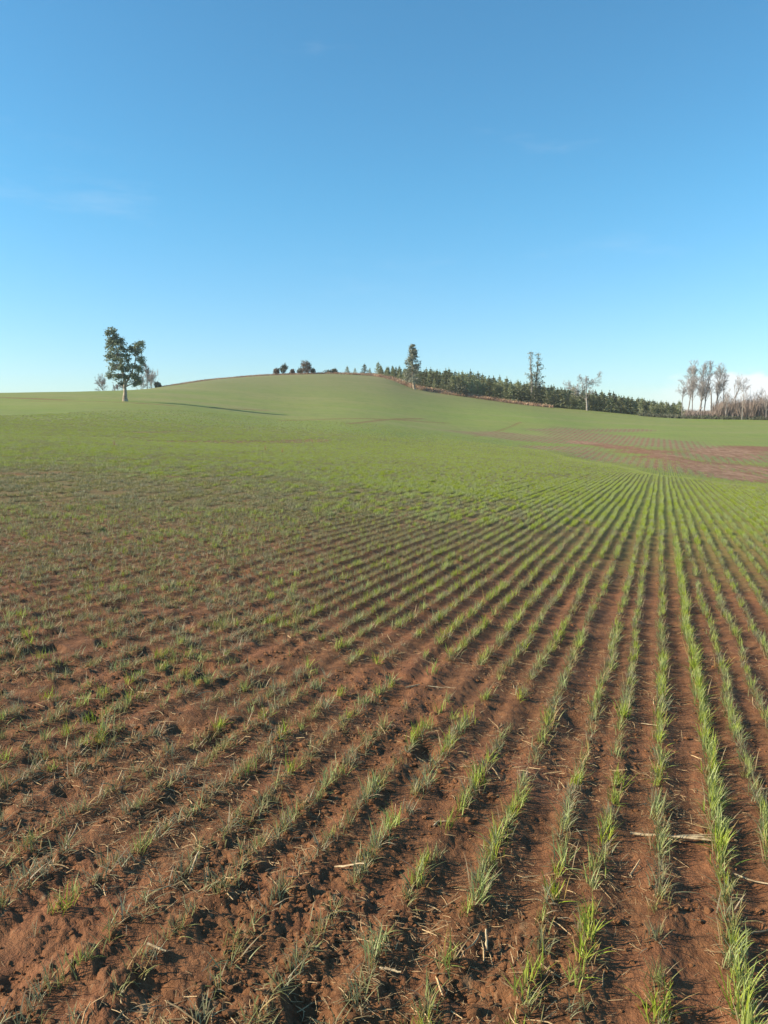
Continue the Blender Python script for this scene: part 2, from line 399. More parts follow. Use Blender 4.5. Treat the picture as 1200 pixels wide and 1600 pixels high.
M_STRAW = plain('dry_straw', (0.26, 0.165, 0.08), (0.42, 0.30, 0.165), 30, 0.75, rnd=0.35)
M_STALK = plain('weathered_maize_stalk', (0.30, 0.20, 0.11), (0.50, 0.39, 0.24), 40, 0.8, 0.002)
M_CLOD = plain('soil_clod', SOIL_M, (0.245, 0.112, 0.052), 25, 0.95, 0.004)
M_GUMLEAF = plain('gum_tree_leaf', (0.155, 0.190, 0.130), (0.245, 0.275, 0.185), 0.9, 0.55, transl=0.25)
M_PINE = plain('pine_needles', (0.195, 0.220, 0.115), (0.310, 0.315, 0.180), 1.3, 0.7, rnd=0.4, transl=0.35)
M_CONIFER = plain('grey_conifer_needles', (0.160, 0.180, 0.125), (0.270, 0.265, 0.205), 0.9, 0.8, transl=0.15)
M_BUSH = plain('dark_bush_leaf', (0.075, 0.085, 0.055), (0.130, 0.130, 0.085), 1.2, 0.8, transl=0.1)
M_BROWNBUSH = plain('brown_shrub_twigs', (0.115, 0.085, 0.065), (0.195, 0.145, 0.110), 1.2, 0.9, transl=0.1)
M_BARK = plain('pale_gum_bark', (0.20, 0.155, 0.115), (0.42, 0.35, 0.27), 1.6, 0.9, 0.02)
M_GREYBARK = plain('grey_bark', (0.17, 0.148, 0.132), (0.31, 0.280, 0.252), 1.8, 0.9, 0.02, rnd=0.12)
M_TWIG = plain('bare_grey_twigs', (0.175, 0.158, 0.154), (0.290, 0.266, 0.258), 1.0, 0.9, rnd=0.15)
M_REDTWIG = plain('reddish_brushwood', (0.165, 0.125, 0.105), (0.280, 0.220, 0.185), 0.8, 0.9)
M_VERGE = plain('dry_red_grass', (0.26, 0.160, 0.105), (0.44, 0.300, 0.200), 0.35, 0.9, transl=0.15)

# ------------------------------------------------------------------ the ground: one sheet
PATCH_BROWN = [((800, 682), (900, 689), 8), ((900, 677), (1000, 690), 8), ((1000, 690), (1100, 702), 7), ((870, 700), (1000, 722), 5), ((1000, 722), (1120, 745), 4),
               ((1120, 716), (1195, 716), 6), ((1120, 735), (1200, 738), 5), ((840, 672), (1000, 672), 4)]
PATCH_RED = [((905, 690), (1000, 703), 2.5), ((1000, 703), (1160, 748), 3.5), ((1120, 709), (1200, 701), 5.5), ((1125, 725), (1200, 735), 5)]
LINES = [((0, 621), (104, 625), 1.6), ((50, 627), (270, 634), .9), ((330, 637), (416, 641), .8), ((0, 742), (110, 738), .25), ((250, 690), (495, 687), 1.6), ((340, 692), (500, 689), 1.2),
         ((545, 662), (600, 656), .8), ((600, 656), (660, 654), .8), ((740, 682), (815, 659), .35), ((560, 654), (700, 661), .8), ((440, 657), (560, 654), .7),
         ((200, 676), (300, 674), .6), ((230, 742), (360, 752), .2), ((0, 680), (230, 684), .7)]
PATCH_BROWN = [(hit(*a), hit(*b), c) for a, b, c in PATCH_BROWN]
PATCH_RED = [(hit(*a), hit(*b), c) for a, b, c in PATCH_RED]
LINES = [(hit(*a), hit(*b), c) for a, b, c in LINES]
GREYP = [((120, 760), (330, 800), 5.0), ((330, 770), (560, 800), 4.0), ((120, 840), (420, 850), 2.2), ((450, 860), (640, 840), 1.2), ((0, 900), (200, 880), 1.4), ((560, 820), (800, 810), 1.5)]
GREYP = [(hit(*a), hit(*b), c) for a, b, c in GREYP]
def capsules(x, y, L, soft=0.5, wob=0.0, ws=6.0, seed=33):
    m = np.zeros_like(x); w = (fbm(x / ws, y / ws, seed, 4) - 0.5) * 2 * wob if wob else 0
    for a, b, rr in L:
        m = np.maximum(m, 1 - sstep(rr * (1 - soft), rr * (1 + soft), seg_dist(x, y, a, b) + w * rr))
    return m
def masks(x, y):
    r = np.hypot(x, y)
    brown = capsules(x, y, PATCH_BROWN, 0.55, 1.0, 8.0)
    red = capsules(x, y, PATCH_RED, 0.6, 1.0, 5.0, 37)
    beyond = sstep(46, 64, r); brown = brown * beyond; red = red * beyond
    lines = capsules(x, y, LINES, 0.5, 0.25, 4.0)
    grey = np.maximum(capsules(x, y, GREYP, 0.6, 0.6, 3.0), 0.55 * (1 - neat(x, y)) * (1 - sstep(16, 30, r)))
    hill = sstep(120, 300, r) * sstep(-1, 12, macro(x, y))
    return r, brown, red, lines, grey, hill

def ground():
    a_in = np.radians(np.arange(-46, 46.001, 0.14)); a_out = np.radians(np.arange(50, 311, 4.0))
    az = np.concatenate([a_in, a_out])
    r1 = np.exp(np.arange(math.log(0.95), math.log(34), 0.0052)); r2 = np.exp(np.arange(math.log(34), math.log(430), 0.009)); r3 = np.array([460, 520, 600, 750, 1000, 1500, 3000.0])
    rr = np.concatenate([[0.05, 0.3, 0.6], r1, r2, r3])
    A, RR = np.meshgrid(az, rr); X = RR * np.sin(A); Y = RR * np.cos(A)
    x, y = X.ravel(), Y.ravel()
    near = RR.ravel() < 41
    z = macro(x, y); z[near] += micro(x[near], y[near])
    na, nr = len(az), len(rr)
    i = np.arange(nr - 1)[:, None] * na; j = np.arange(na)[None, :]; j2 = (j + 1) % na
    F = np.stack([i + j, i + na + j, i + na + j2, i + j2], axis=-1).reshape(-1, 4)[:, ::-1]
    r, brown, red, lines, grey, hill = masks(x, y)
    u, v = uv_of(x, y)
    # crop cover that the material carries: none close by, growing where single blades get too small to see
    cover = sstep(5, 19, r) * (0.70 + 0.32 * sstep(30, 80, r))
    cover = cover * (1 - 0.42 * brown) * (1 - 0.97 * red) * (1 - 0.6 * lines)
    cover = np.where((r < 70) & (r > 9), cover * (1 - 0.30 * grey), cover)
    straw = 0.35 + 0.5 * (1 - neat(x, y)) + 0.4 * brown
    yellow = np.clip(0.75 * hill + 0.5 * brown + 0.25 * (fbm(x / 30, y / 30, 8, 3) - .35), 0, 1)
    pale = np.clip(sstep(45, 90, r) * (0.50 * brown + 0.40 * red), 0, 1)
    stripe = np.clip(brown * (1 - red) + .25 * sstep(45, 80, r), 0, 1) * (1 - sstep(150, 230, r))
    me = new_mesh('field_ground', np.stack([x, y, z], 1), F, M_SOIL, True, dict(pale=pale, stripe=stripe, cover=cover, straw=np.clip(straw, 0, 1), grey=np.clip(grey * 0.8 + 0.5 * brown, 0, 1), yellow=yellow))
    o = link('field_ground', me); o['kind'] = 'structure'; o['label'] = 'red brown ploughed field rolling up to a green hill'
    return o
ground()

# ------------------------------------------------------------------ young wheat
def blades(rg, n, sx, sy, h0, h1, lean, segs, width, droop=0.8, flat=0.0):
    """n curved tapering leaf ribbons rooted in an ellipse sx by sy"""
    V, Fq, T, A = [], [], [], []
    for k in range(n):
        bx, by = rg.normal(0, sx), rg.normal(0, sy)
        L = rg.uniform(h0, h1); th = rg.uniform(0, 2 * math.pi)
        out_ = abs(rg.normal(0, lean)) + flat * rg.uniform(0.4, 1.2)
        bend = rg.uniform(0.2, 1.0) * droop
        w = width * rg.uniform(0.7, 1.25); tone = rg.uniform(); face = th + math.pi / 2 + rg.normal(0, 0.5)
        fx, fy = math.cos(face) * w, math.sin(face) * w
        px, py, pz = bx, by, -0.012; ang = out_; base = len(V)
        for s in range(segs + 1):
            t = s / segs; ww = (1 - t ** 2.2) * (0.55 + 0.45 * min(1, t * 4)) + 0.04
            V.append((px - fx * ww * .5, py - fy * ww * .5, pz)); V.append((px + fx * ww * .5, py + fy * ww * .5, pz))
            T += [tone, tone]; A += [t, t]
            st = L / segs
            px += math.sin(ang) * math.cos(th) * st; py += math.sin(ang) * math.sin(th) * st; pz += math.cos(ang) * st
            if pz < 0.004: pz = 0.004
            ang += bend * (0.4 + t) / segs * 1.6
        for s in range(segs):
            a = base + 2 * s; Fq.append((a, a + 1, a + 3, a + 2))
    return np.array(V), np.array(Fq), np.array(T), np.array(A)
rg = np.random.default_rng(3)
lib = bpy.data.collections.new('wheat_forms')
forms = []
def form(kind, *a, m=None, dry=0):
    V, F, T, A = blades(rg, *a[:-1], **a[-1])
    mats = [m]; midx = None
    if dry:
        V2, F2, T2, A2 = blades(rg, dry, 0.012, 0.02, 0.04, 0.11, 0.9, 3, 0.004, droop=1.0)
        F = np.concatenate([F, F2 + len(V)]); midx = np.concatenate([np.zeros(len(F) - len(F2)), np.ones(len(F2))])
        V = np.concatenate([V, V2]); T = np.concatenate([T, T2]); A = np.concatenate([A, A2]); mats = [m, M_DRY]
    me = new_mesh('wheat_%s' % kind, V, F, mats, True, dict(tone=T, along=A), midx)
    o = bpy.data.objects.new('form_%03d' % len(forms), me); lib.objects.link(o); forms.append((kind, me))
for i in range(6): form('bright', 20, .010, .022, .045, .100, .45, 5, .0036, dict(droop=.7), m=M_BRIGHT, dry=2)
for i in range(6): form('grey', 16, .010, .022, .035, .085, .55, 5, .0034, dict(droop=.8), m=M_GREY, dry=4)
for i in range(5): form('sparse', 7, .010, .014, .04, .095, .62, 5, .0036, dict(droop=.9), m=M_GREY, dry=3)
for i in range(4): form('flat', 10, .011, .018, .05, .105, .5, 5, .0038, dict(droop=1.0, flat=.8), m=M_GREY, dry=4)
for i in range(4): form('seg_bright', 130, .017, .10, .05, .10, .45, 2, .0052, dict(droop=.8), m=M_BRIGHT, dry=8)
for i in range(4): form('seg_grey', 105, .019, .10, .04, .09, .55, 2, .0050, dict(droop=.9), m=M_GREY, dry=14)
IDX = {}
for i, (k, _) in enumerate(forms): IDX.setdefault(k, []).append(i)

def place_wheat():
    P = []          # x, y, rz, scale, form, row index
    AMAX = R(40)
    # single tufts out to 13 m
    for k, u0 in enumerate(rows):
        if not -12 < u0 < 10: continue
        v = np.arange(0.5, 14.5, 0.034); v = v + rng.uniform(-.015, .015, len(v))
        wob = (fbm(v / 1.1, np.full_like(v, k * 3.7), 61, 2) - .5) * 0.05
        x, y = xy_of(u0 + wob + rng.normal(0, .006, len(v)), v)
        r = np.hypot(x, y); a = np.arctan2(x, y)
        ok = (r > 1.15) & (r < 13) & (abs(a) < AMAX) & (y > 0.8)
        x, y, r, v = x[ok], y[ok], r[ok], v[ok]
        if not len(x): continue
        ne = neat(x, y); ba = bare(x, y)
        gap = fbm(v / .22, np.full_like(v, k * 9.1), 62, 3)
        patch = fbm(x / .9, y / .9, 63, 3)
        far = sstep(3.0, 7, r); near = 1 - sstep(2.6, 4.2, r)
        vig = (0.84 - .22 * near) * ne + (1 - ne) * (0.92 + 0.08 * far + .35 * sstep(7, 12, r))
        p = vig * (0.45 + 1.2 * sstep(.30, .58, gap)) * (0.55 + .9 * sstep(.3, .65, patch)) * (1 - 0.93 * ba)
        if k == ROW_A: p = p * 1.8 + .25
        scatter = (1 - ne) * 0.022 * (0.6 + far)
        keep = rng.uniform(size=len(x)) < p
        gr = np.clip(capsules(x, y, GREYP, .6, .6, 3.0), 0, 1)
        brt = 0.12 + .40 * sstep(5.5, 12, r) * (1 - ne) + .28 * ne + 0.55 * (fbm(x / .45, y / .45, 64, 3) - .5) * 2 - .35 * gr + (0.45 if k == ROW_A else 0)
        for i in np.nonzero(keep)[0]:
            q = rng.uniform()
            if q < brt[i]: f = 'bright'
            elif ne[i] > .5: f = 'grey' if rng.uniform() < .8 else 'sparse'
            else: f = rng.choice(['grey', 'sparse', 'flat'], p=[.45, .33, .22])
            s = rng.uniform(.58, 1.10) * (1.0 + .12 * ne[i]) * (1.14 if k == ROW_A else 1)
            dx, dy = rng.normal(0, 1, 2) * scatter[i]
            xx, yy = x[i] + dx, y[i] + dy
            seg_dir = -ROW_AZ + rng.normal(0, .25) if f in ('bright', 'grey') else rng.uniform(0, 6.28)
            P.append((xx, yy, seg_dir + (math.pi if rng.uniform() < .5 else 0), s, rng.choice(IDX[f]), k))
    # self-sown plants between the rows on the rough side
    n = 9000
    r = np.sqrt(rng.uniform(2.2 ** 2, 13 ** 2, n)); a = rng.uniform(-AMAX, AMAX, n); x, y = r * np.sin(a), r * np.cos(a)
    p = (1 - neat(x, y)) * sstep(2.0, 6.5, r) * (1 - .8 * bare(x, y)) * (.35 + .9 * sstep(.35, .6, fbm(x / .7, y / .7, 66, 3)))
    for i in np.nonzero(rng.uniform(size=n) < p)[0]:
        f = rng.choice(['grey', 'sparse', 'flat', 'bright'], p=[.42, .28, .18, .12])
        P.append((x[i], y[i], rng.uniform(0, 6.28), rng.uniform(.75, 1.1), rng.choice(IDX[f]), int(np.argmin(abs(rows - uv_of(x[i], y[i])[0])))))
    tufts = np.array(P)
    # stretches of row beyond, thinning out where the single leaves get too small to see
    Q = []; FORM = {f: np.array(IDX[f]) for f in ('seg_bright', 'seg_grey')}
    U, Vv = np.meshgrid(rows, np.arange(-10, 140, 0.24), indexing='ij')
    K = np.broadcast_to(np.arange(len(rows))[:, None], U.shape)
    v = Vv + rng.uniform(-.06, .06, U.shape); x, y = xy_of(U, v); r = np.hypot(x, y)
    ok = (r >= 12.7) & (r < 135) & (abs(np.arctan2(x, y)) < R(37)) & (y > 1) & (rng.uniform(size=U.shape) < 1 - 0.88 * sstep(40, 125, r))
    u, v, k = U[ok], v[ok], K[ok].astype(float)
    x, y = xy_of(u + (fbm(v / 3, k * 3.7, 61, 2) - .5) * 0.06, v); r = np.hypot(x, y)
    _, brown, red, lines, grey, hill = masks(x, y); ne = neat(x, y)
    p = (0.80 + .18 * ne) * (1 - .75 * brown) * (1 - .9 * red) * (1 - .8 * lines) * (1 - .25 * grey) * (0.62 + .7 * sstep(.3, .6, fbm(v / .8, k * 9.1, 62, 3)))
    keep = rng.uniform(size=len(x)) < p
    x, y, r, k, grey = x[keep], y[keep], r[keep], k[keep], grey[keep]
    brt = .62 + .5 * capsules(x, y, GREENB, .6) - .75 * grey + 1.1 * (fbm(x / 2.2, y / 2.2, 64, 3) - .5)
    brt = brt - .12 * (1 - neat(x, y)) * (1 - sstep(14, 40, r))
    n = len(x); br = rng.uniform(size=n) < brt
    f = np.where(br, rng.choice(FORM['seg_bright'], n), rng.choice(FORM['seg_grey'], n))
    rz = -ROW_AZ + rng.normal(0, .04, n) + math.pi * (rng.uniform(size=n) < .5)
    return tufts, np.stack([x, y, rz, rng.uniform(.8, 1.1, n), f, k], 1)
tufts, segs = place_wheat()

def instance_group(lib_col):
    ng = bpy.data.node_groups.new('scatter', 'GeometryNodeTree')
    ng.interface.new_socket('Geometry', in_out='INPUT', socket_type='NodeSocketGeometry')
    ng.interface.new_socket('Geometry', in_out='OUTPUT', socket_type='NodeSocketGeometry')
    gi, go = ng.nodes.new('NodeGroupInput'), ng.nodes.new('NodeGroupOutput')
    ip = ng.nodes.new('GeometryNodeInstanceOnPoints'); ci = ng.nodes.new('GeometryNodeCollectionInfo')
    ci.inputs['Collection'].default_value = lib_col; ci.inputs['Separate Children'].default_value = True; ci.inputs['Reset Children'].default_value = True
    def na(name, t):
        n = ng.nodes.new('GeometryNodeInputNamedAttribute'); n.data_type = t; n.inputs['Name'].default_value = name
        return [s for s in n.outputs if s.enabled and s.name == 'Attribute'][0]
    er = ng.nodes.new('FunctionNodeEulerToRotation')
    L = ng.links.new
    L(gi.outputs[0], ip.inputs['Points']); L(ci.outputs[0], ip.inputs['Instance']); ip.inputs['Pick Instance'].default_value = True
    L(na('form', 'INT'), ip.inputs['Instance Index']); L(na('rot', 'FLOAT_VECTOR'), er.inputs[0]); L(er.outputs[0], ip.inputs['Rotation'])
    L(na('size', 'FLOAT'), ip.inputs['Scale']); L(ip.outputs[0], go.inputs[0])
    return ng
def scatter(name, P, lib_col, zoff=0.0, tilt=0.08):
    me = bpy.data.meshes.new(name); n = len(P)
    me.vertices.add(n)
    z = height(P[:, 0], P[:, 1]) + zoff
    me.vertices.foreach_set('co', np.stack([P[:, 0], P[:, 1], z], 1).astype(np.float32).ravel())
    a = me.attributes.new('form', 'INT', 'POINT'); a.data.foreach_set('value', P[:, 4].astype(np.int32))
    a = me.attributes.new('size', 'FLOAT', 'POINT'); a.data.foreach_set('value', P[:, 3].astype(np.float32))
    rot = np.stack([rng.normal(0, tilt, n), rng.normal(0, tilt, n), P[:, 2]], 1).astype(np.float32)
    a = me.attributes.new('rot', 'FLOAT_VECTOR', 'POINT'); a.data.foreach_set('vector', rot.ravel())
    o = link(name, me); md = o.modifiers.new('scatter', 'NODES'); md.node_group = instance_group(lib_col)
    return o

# the three hundred tufts nearest the camera are things of their own
def to_px(x, y, z):
    c, s = math.cos(PITCH), math.sin(PITCH); zz = z - EYE
    d = y * c - zz * s; return 600 + FPX * x / d, 800 - FPX * (y * s + zz * c) / d
tx, ty = to_px(tufts[:, 0], tufts[:, 1], height(tufts[:, 0], tufts[:, 1]))
inside = (tx > -30) & (tx < 1230) & (ty < 1660)
order = np.argsort(np.where(inside, np.hypot(tufts[:, 0], tufts[:, 1]), 1e9))[:300]
single = np.zeros(len(tufts), bool); single[order] = True
LOOK = {'bright': 'bright green', 'grey': 'grey green', 'sparse': 'sparse', 'flat': 'flattened'}
ORD = 'first second third fourth fifth sixth seventh eighth ninth tenth eleventh twelfth thirteenth fourteenth fifteenth sixteenth seventeenth eighteenth nineteenth twentieth'.split()
def which_row(k):
    d = k - ROW_A
    if d == 0: return 'in the thickest row'
    if abs(d) > 20: return 'in the outermost rows'
    return '%s row %s of the thickest' % (ORD[abs(d) - 1], 'right' if d > 0 else 'left')
for i in order:
    x, y, rz, sc, f, k = tufts[i]
    kind, me = forms[int(f)]
    o = link('wheat_tuft', me, None, (x, y, float(height(x, y))), rz, sc)
    size = 'tall' if sc > 1.08 else ('small' if sc < .9 else 'middling')
    band = 'near the bottom edge' if ty[i] > 1470 else ('level with the split stalk' if ty[i] > 1270 else 'beyond the split stalk')
    tag(o, '%s %s wheat tuft, %s, %s' % (size, LOOK[kind], which_row(int(k)), band), 'wheat tuft', 'wheat tufts nearest the camera')
o = scatter('wheat_rows', np.concatenate([tufts[~single], segs]), lib)
tag(o, 'drilled rows of young green wheat running away over the field', 'wheat', None, 'stuff')

# ------------------------------------------------------------------ clods and straw
def lump(rg, seed):
    import bmesh
    bm = bmesh.new(); bmesh.ops.create_icosphere(bm, subdivisions=2, radius=1.0)
    V = np.array([v.co[:] for v in bm.verts]); F = np.array([[v.index for v in f.verts] for f in bm.faces]); bm.free()
    n = np.array([fbm(V[:, 0] * 1.3 + seed, V[:, 1] * 1.3 + V[:, 2] * 2.1, seed, 3)])[0]
    V = V * (0.55 + 0.9 * n)[:, None] * np.array([1.0, 0.8, 0.55])
    return V, F
clod_lib = bpy.data.collections.new('clod_forms')
for i in range(6):
    V, F = lump(rg, 100 + i); me = new_mesh('clod', V, F, M_CLOD, False); clod_lib.objects.link(bpy.data.objects.new('clod_%d' % i, me))
n = 30000
rr = np.sqrt(rng.uniform(1.3 ** 2, 9.0 ** 2, n)); rr = np.where(rng.uniform(size=n) < .55, rng.uniform(1.3, 5, n), rr); aa = rng.uniform(-R(38), R(38), n)
x, y = rr * np.sin(aa), rr * np.cos(aa)
keep = rng.uniform(size=n) < (0.25 + .75 * (1 - neat(x, y))) * sstep(.35, .62, fbm(x / .35, y / .35, 77, 3))
x, y = x[keep], y[keep]; sz = np.clip(rng.lognormal(-5.25, .5, len(x)), .0022, .022)
P = np.stack([x, y, rng.uniform(0, 6.28, len(x)), sz, rng.integers(0, 6, len(x)), np.zeros(len(x))], 1)
o = scatter('soil_clods', P, clod_lib, 0.001, 0.4); tag(o, 'loose crumbs and clods of red soil between the rows', 'soil clods', None, 'stuff')

straw_lib = bpy.data.collections.new('straw_forms')
def straw_mesh(rg, L, w, segs=3, curl=.15):
    pts = [np.array([-.5 * L, 0, 0])]; ang = rg.normal(0, curl)
    for s in range(segs):
        ang += rg.normal(0, curl); pts.append(pts[-1] + np.array([math.cos(ang), math.sin(ang), rg.normal(0, .08)]) * L / segs)
    V, F = [], []
    for s, p in enumerate(pts):
        ww = w * (1 if 0 < s < segs else .7)
        V += [p + (0, -ww, 0), p + (0, 0, ww * .9), p + (0, ww, 0)]
        if s:
            b = 3 * (s - 1)
            for j in range(3): F.append((b + j, b + (j + 1) % 3, b + 3 + (j + 1) % 3, b + 3 + j))
    return np.array(V), np.array(F)
for i in range(10):
    V, F = straw_mesh(rg, 1.0, rg.uniform(.014, .034), 3, .22); me = new_mesh('straw', V, F, M_STRAW); straw_lib.objects.link(bpy.data.objects.new('straw_%02d' % i, me))
n = 70000
rr = np.where(rng.uniform(size=n) < .6, rng.uniform(1.3, 6, n), np.sqrt(rng.uniform(9, 18 ** 2, n))); aa = rng.uniform(-R(38), R(38), n)
x, y = rr * np.sin(aa), rr * np.cos(aa)
keep = rng.uniform(size=n) < (0.6 + .4 * (1 - neat(x, y))) * sstep(.34, .62, fbm(x / .4, y / .4, 79, 3))
x, y = x[keep], y[keep]; sz = np.clip(rng.lognormal(-3.75, .55, len(x)), .009, .10)
P = np.stack([x, y, rng.uniform(0, 6.28, len(x)), sz, rng.integers(0, 10, len(x)), np.zeros(len(x))], 1)
o = scatter('straw_litter', P, straw_lib, 0.004, 0.25); tag(o, 'short bits of pale dry straw scattered over the red soil', 'straw', None, 'stuff')

# ------------------------------------------------------------------ branching helpers
def tubes(lines, sides=5):
    V, F = [], []
    for pts, rad in lines:
        pts = np.asarray(pts, float); base = len(V); n = len(pts)
        for i in range(n):
            d = pts[min(i + 1, n - 1)] - pts[max(i - 1, 0)]; d = d / (np.linalg.norm(d) + 1e-9)
            a = np.cross(d, (0.31, 0.95, 0.05) if abs(d[2]) > .7 else (0, 0, 1)); a /= np.linalg.norm(a) + 1e-9; b = np.cross(d, a)
            for s in range(sides):
                t = 2 * math.pi * s / sides; V.append(pts[i] + (a * math.cos(t) + b * math.sin(t)) * rad[i])
        for i in range(n - 1):
            for s in range(sides):
                p = base + i * sides; F.append((p + s, p + (s + 1) % sides, p + sides + (s + 1) % sides, p + sides + s))
    return np.array(V), np.array(F)
def unit(v): return v / (np.linalg.norm(v) + 1e-9)
def limb(rg, p, d, L, r0, r1, n=5, wob=.12, up=.0):
    pts = [np.array(p, float)]; d = unit(np.array(d, float)); rad = [r0]
    for i in range(n):
        d = unit(d + rg.normal(0, wob, 3) + np.array([0, 0, up])); pts.append(pts[-1] + d * L / n); rad.append(r0 + (r1 - r0) * (i + 1) / n)
    return np.array(pts), rad
def grow(rg, p, d, L, r, lv, spec, acc):
    s = spec[lv]
    pts, rad = limb(rg, p, d, L, r, r * s.get('tip', .35), s.get('n', 5), s.get('wob', .12), s.get('up', .05))
    acc.setdefault(lv, []).append((pts, rad))
    if lv + 1 >= len(spec): return
    c = spec[lv + 1]
    for k in range(s['kids']):
        t = rg.uniform(s.get('t0', .35), 1.0); f = t * (len(pts) - 1); i = min(int(f), len(pts) - 2); q = pts[i] + (pts[i + 1] - pts[i]) * (f - i)
        ax = unit(pts[i + 1] - pts[i]); th = rg.uniform(0, 6.28); side = unit(np.cross(ax, (math.cos(th), math.sin(th), .3)))
        ang = rg.uniform(*s.get('ang', (.5, 1.0)))
        rr_ = r * (1 - t * (1 - s.get('tip', .35))) * c.get('rk', .55)
        grow(rg, q, ax * math.cos(ang) + side * math.sin(ang), L * s.get('ratio', .5) * rg.uniform(.6, 1.15) * (1.25 - .6 * t if s.get('taper', 1) else 1), rr_, lv + 1, spec, acc)
def leaf_cards(rg, centres, n, spread, size, flat=.6):
    """n small bent leaf sprays round every centre"""
    V, F = [], []
    for c, sp in zip(centres, spread):
        for k in range(n):
            p = c + rg.normal(0, 1, 3) * sp * np.array([1, 1, flat]) * .5
            a = unit(rg.normal(0, 1, 3)); b = unit(np.cross(a, rg.normal(0, 1, 3))); s = size * rg.uniform(.6, 1.4)
            q = len(V); V += [p - a * s * .5, p + b * s * .28, p + a * s * .5, p - b * s * .28]; F.append((q, q + 1, q + 2, q + 3))
    return np.array(V), np.array(F)
def ground_at(px, r):
    a = az_of(px); x, y = r * math.sin(a), r * math.cos(a); return np.array([x, y, float(macro(x, y))])
def mpp(px, r): return r * math.cos(az_of(px)) / FPX     # metres for each photograph pixel at that range
def thing(name, loc, label, cat, group=None):
    e = bpy.data.objects.new(name, None); col.objects.link(e); e.location = loc; e.empty_display_size = .3
    return tag(e, label, cat, group)
def part(name, VF, m, parent, smooth=True):
    V, F = VF; return link(name, new_mesh(name, V, F, m, smooth), parent)

# ------------------------------------------------------------------ the lone gum tree
def gum_tree():
    r = 150.0; b = ground_at(197, r); k = mpp(197, r); e = thing('gum_tree', b, 'tall lone gum tree with pale trunk standing in the green crop', 'tree')
    g = np.random.default_rng(21)
    L = lambda dx, up, dep=0.0: np.array([dx * k * .90, dep * k, up * k])
    # lobes of the crown in photograph pixels: sideways, height, half width, half height
    lobes = [(-16, 106, 6, 8), (-24, 103, 5, 6), (-13, 94, 10, 9), (-22, 88, 8, 10), (-4, 90, 7, 10), (-16, 76, 12, 10), (0, 76, 9, 9), (-24, 66, 9, 9), (-8, 62, 13, 9), (5, 66, 7, 8),
             (-18, 52, 10, 7), (0, 50, 10, 8), (10, 52, 6, 7), (-10, 38, 12, 6), (-25, 40, 7, 5), (4, 36, 11, 7), (16, 40, 8, 6), (14, 80, 5, 6), (20, 84, 7, 7), (29, 86, 5, 7),
             (24, 74, 8, 7), (26, 64, 6, 5), (30, 60, 4, 5), (22, 52, 5, 5), (27, 46, 6, 5), (22, 34, 5, 4), (17, 26, 3, 4), (25, 30, 4, 3), (-3, 28, 7, 3)]
    acc = []
    trunk = [L(0, -3), L(-.3, 6), L(0.6, 14), L(0, 22), L(1, 30), L(-2, 42), L(-5, 56), L(-9, 72), L(-13, 88), L(-15, 102)]
    tr = [5.4, 3.4, 2.6, 2.4, 2.1, 1.6, 1.3, 1.0, .7, .3]
    fork = [L(.8, 24), L(6, 33), L(13, 44), L(19, 58), L(22, 72), L(25, 84)]
    tl = [(np.array(trunk), [q * k for q in tr]), (np.array(fork), [q * k for q in (1.7, 1.4, 1.1, .9, .6, .3)])]
    low = [L(1, 22), L(8, 25), L(15, 27), L(22, 33)]; tl.append((np.array(low), [q * k for q in (1.2, .9, .6, .3)]))
    part('trunk', tubes(tl, 8), M_BARK, e)
    br = []; cen = []; spr = []
    spine = np.concatenate([np.array(trunk[3:]), np.array(fork[1:]), np.array(low[1:])])
    for (dx, up, w, h) in lobes:
        for q in range(int(5 + w * h / 9)):
            a = g.normal(0, .42, 3); c = L(dx + a[0] * w, up + a[2] * h, g.normal(0, .5) * w * 1.1)
            cen.append(c); spr.append(g.uniform(2.6, 5.2) * k)
            if g.uniform() < .35:
                s = spine[np.argmin(np.linalg.norm(spine - c - np.array([0, 0, 5 * k]), axis=1))]
                br.append((np.array([s, (s + c) / 2 + g.normal(0, 1.2 * k, 3), c]), [.55 * k, .4 * k, .12 * k]))
    part('branches', tubes(br, 4), M_BARK, e)
    part('crown', leaf_cards(g, cen, 34, spr, .30, .9), M_GUMLEAF, e, False)
gum_tree()

# ------------------------------------------------------------------ bare winter trees
def bare_tree(name, px, r, hpx, label, seed, spec, lean=(0, 0), thick=1.0, group=None, sink=0.0, twig=None, cat='tree', clear=.0):
    b = ground_at(px, r); k = mpp(px, r); H = hpx * k; g = np.random.default_rng(seed)
    e = thing(name, b - np.array([0, 0, sink]), label, cat, group); acc = {}
    grow(g, (0, 0, -.4), (lean[0], lean[1], 1), H * spec[0].get('frac', .8), .022 * H * thick, 0, spec, acc)
    part('trunk', tubes(acc[0], 6), M_GREYBARK, e)
    if 1 in acc: part('limbs', tubes(acc[1], 5), M_GREYBARK, e)
    tw = [l for lv in acc if lv > 1 for l in acc[lv]]
    if tw: part('twigs', tubes([(p, np.maximum(q, .024)) for p, q in tw], 3), twig or M_TWIG, e, False)
    return e
OAK = [dict(kids=9, t0=.35, ang=(.6, 1.15), ratio=.75, tip=.25, frac=.72, wob=.08), dict(kids=7, ang=(.4, 1.0), ratio=.55, t0=.25, rk=.5, up=.06, wob=.2), dict(kids=7, ang=(.4, 1.0), ratio=.6, t0=.2, wob=.25, n=4), dict(kids=4, ang=(.3, .9), ratio=.6, n=3, wob=.25), dict(kids=0, n=2)]
POPLAR = [dict(kids=26, t0=.30, ang=(.25, .6), ratio=.30, tip=.12, frac=.97, wob=.05, n=7), dict(kids=8, ang=(.3, .7), ratio=.5, t0=.2, rk=.42, up=.12, wob=.12), dict(kids=5, ang=(.3, .8), ratio=.6, t0=.2, n=3), dict(kids=0, n=2)]
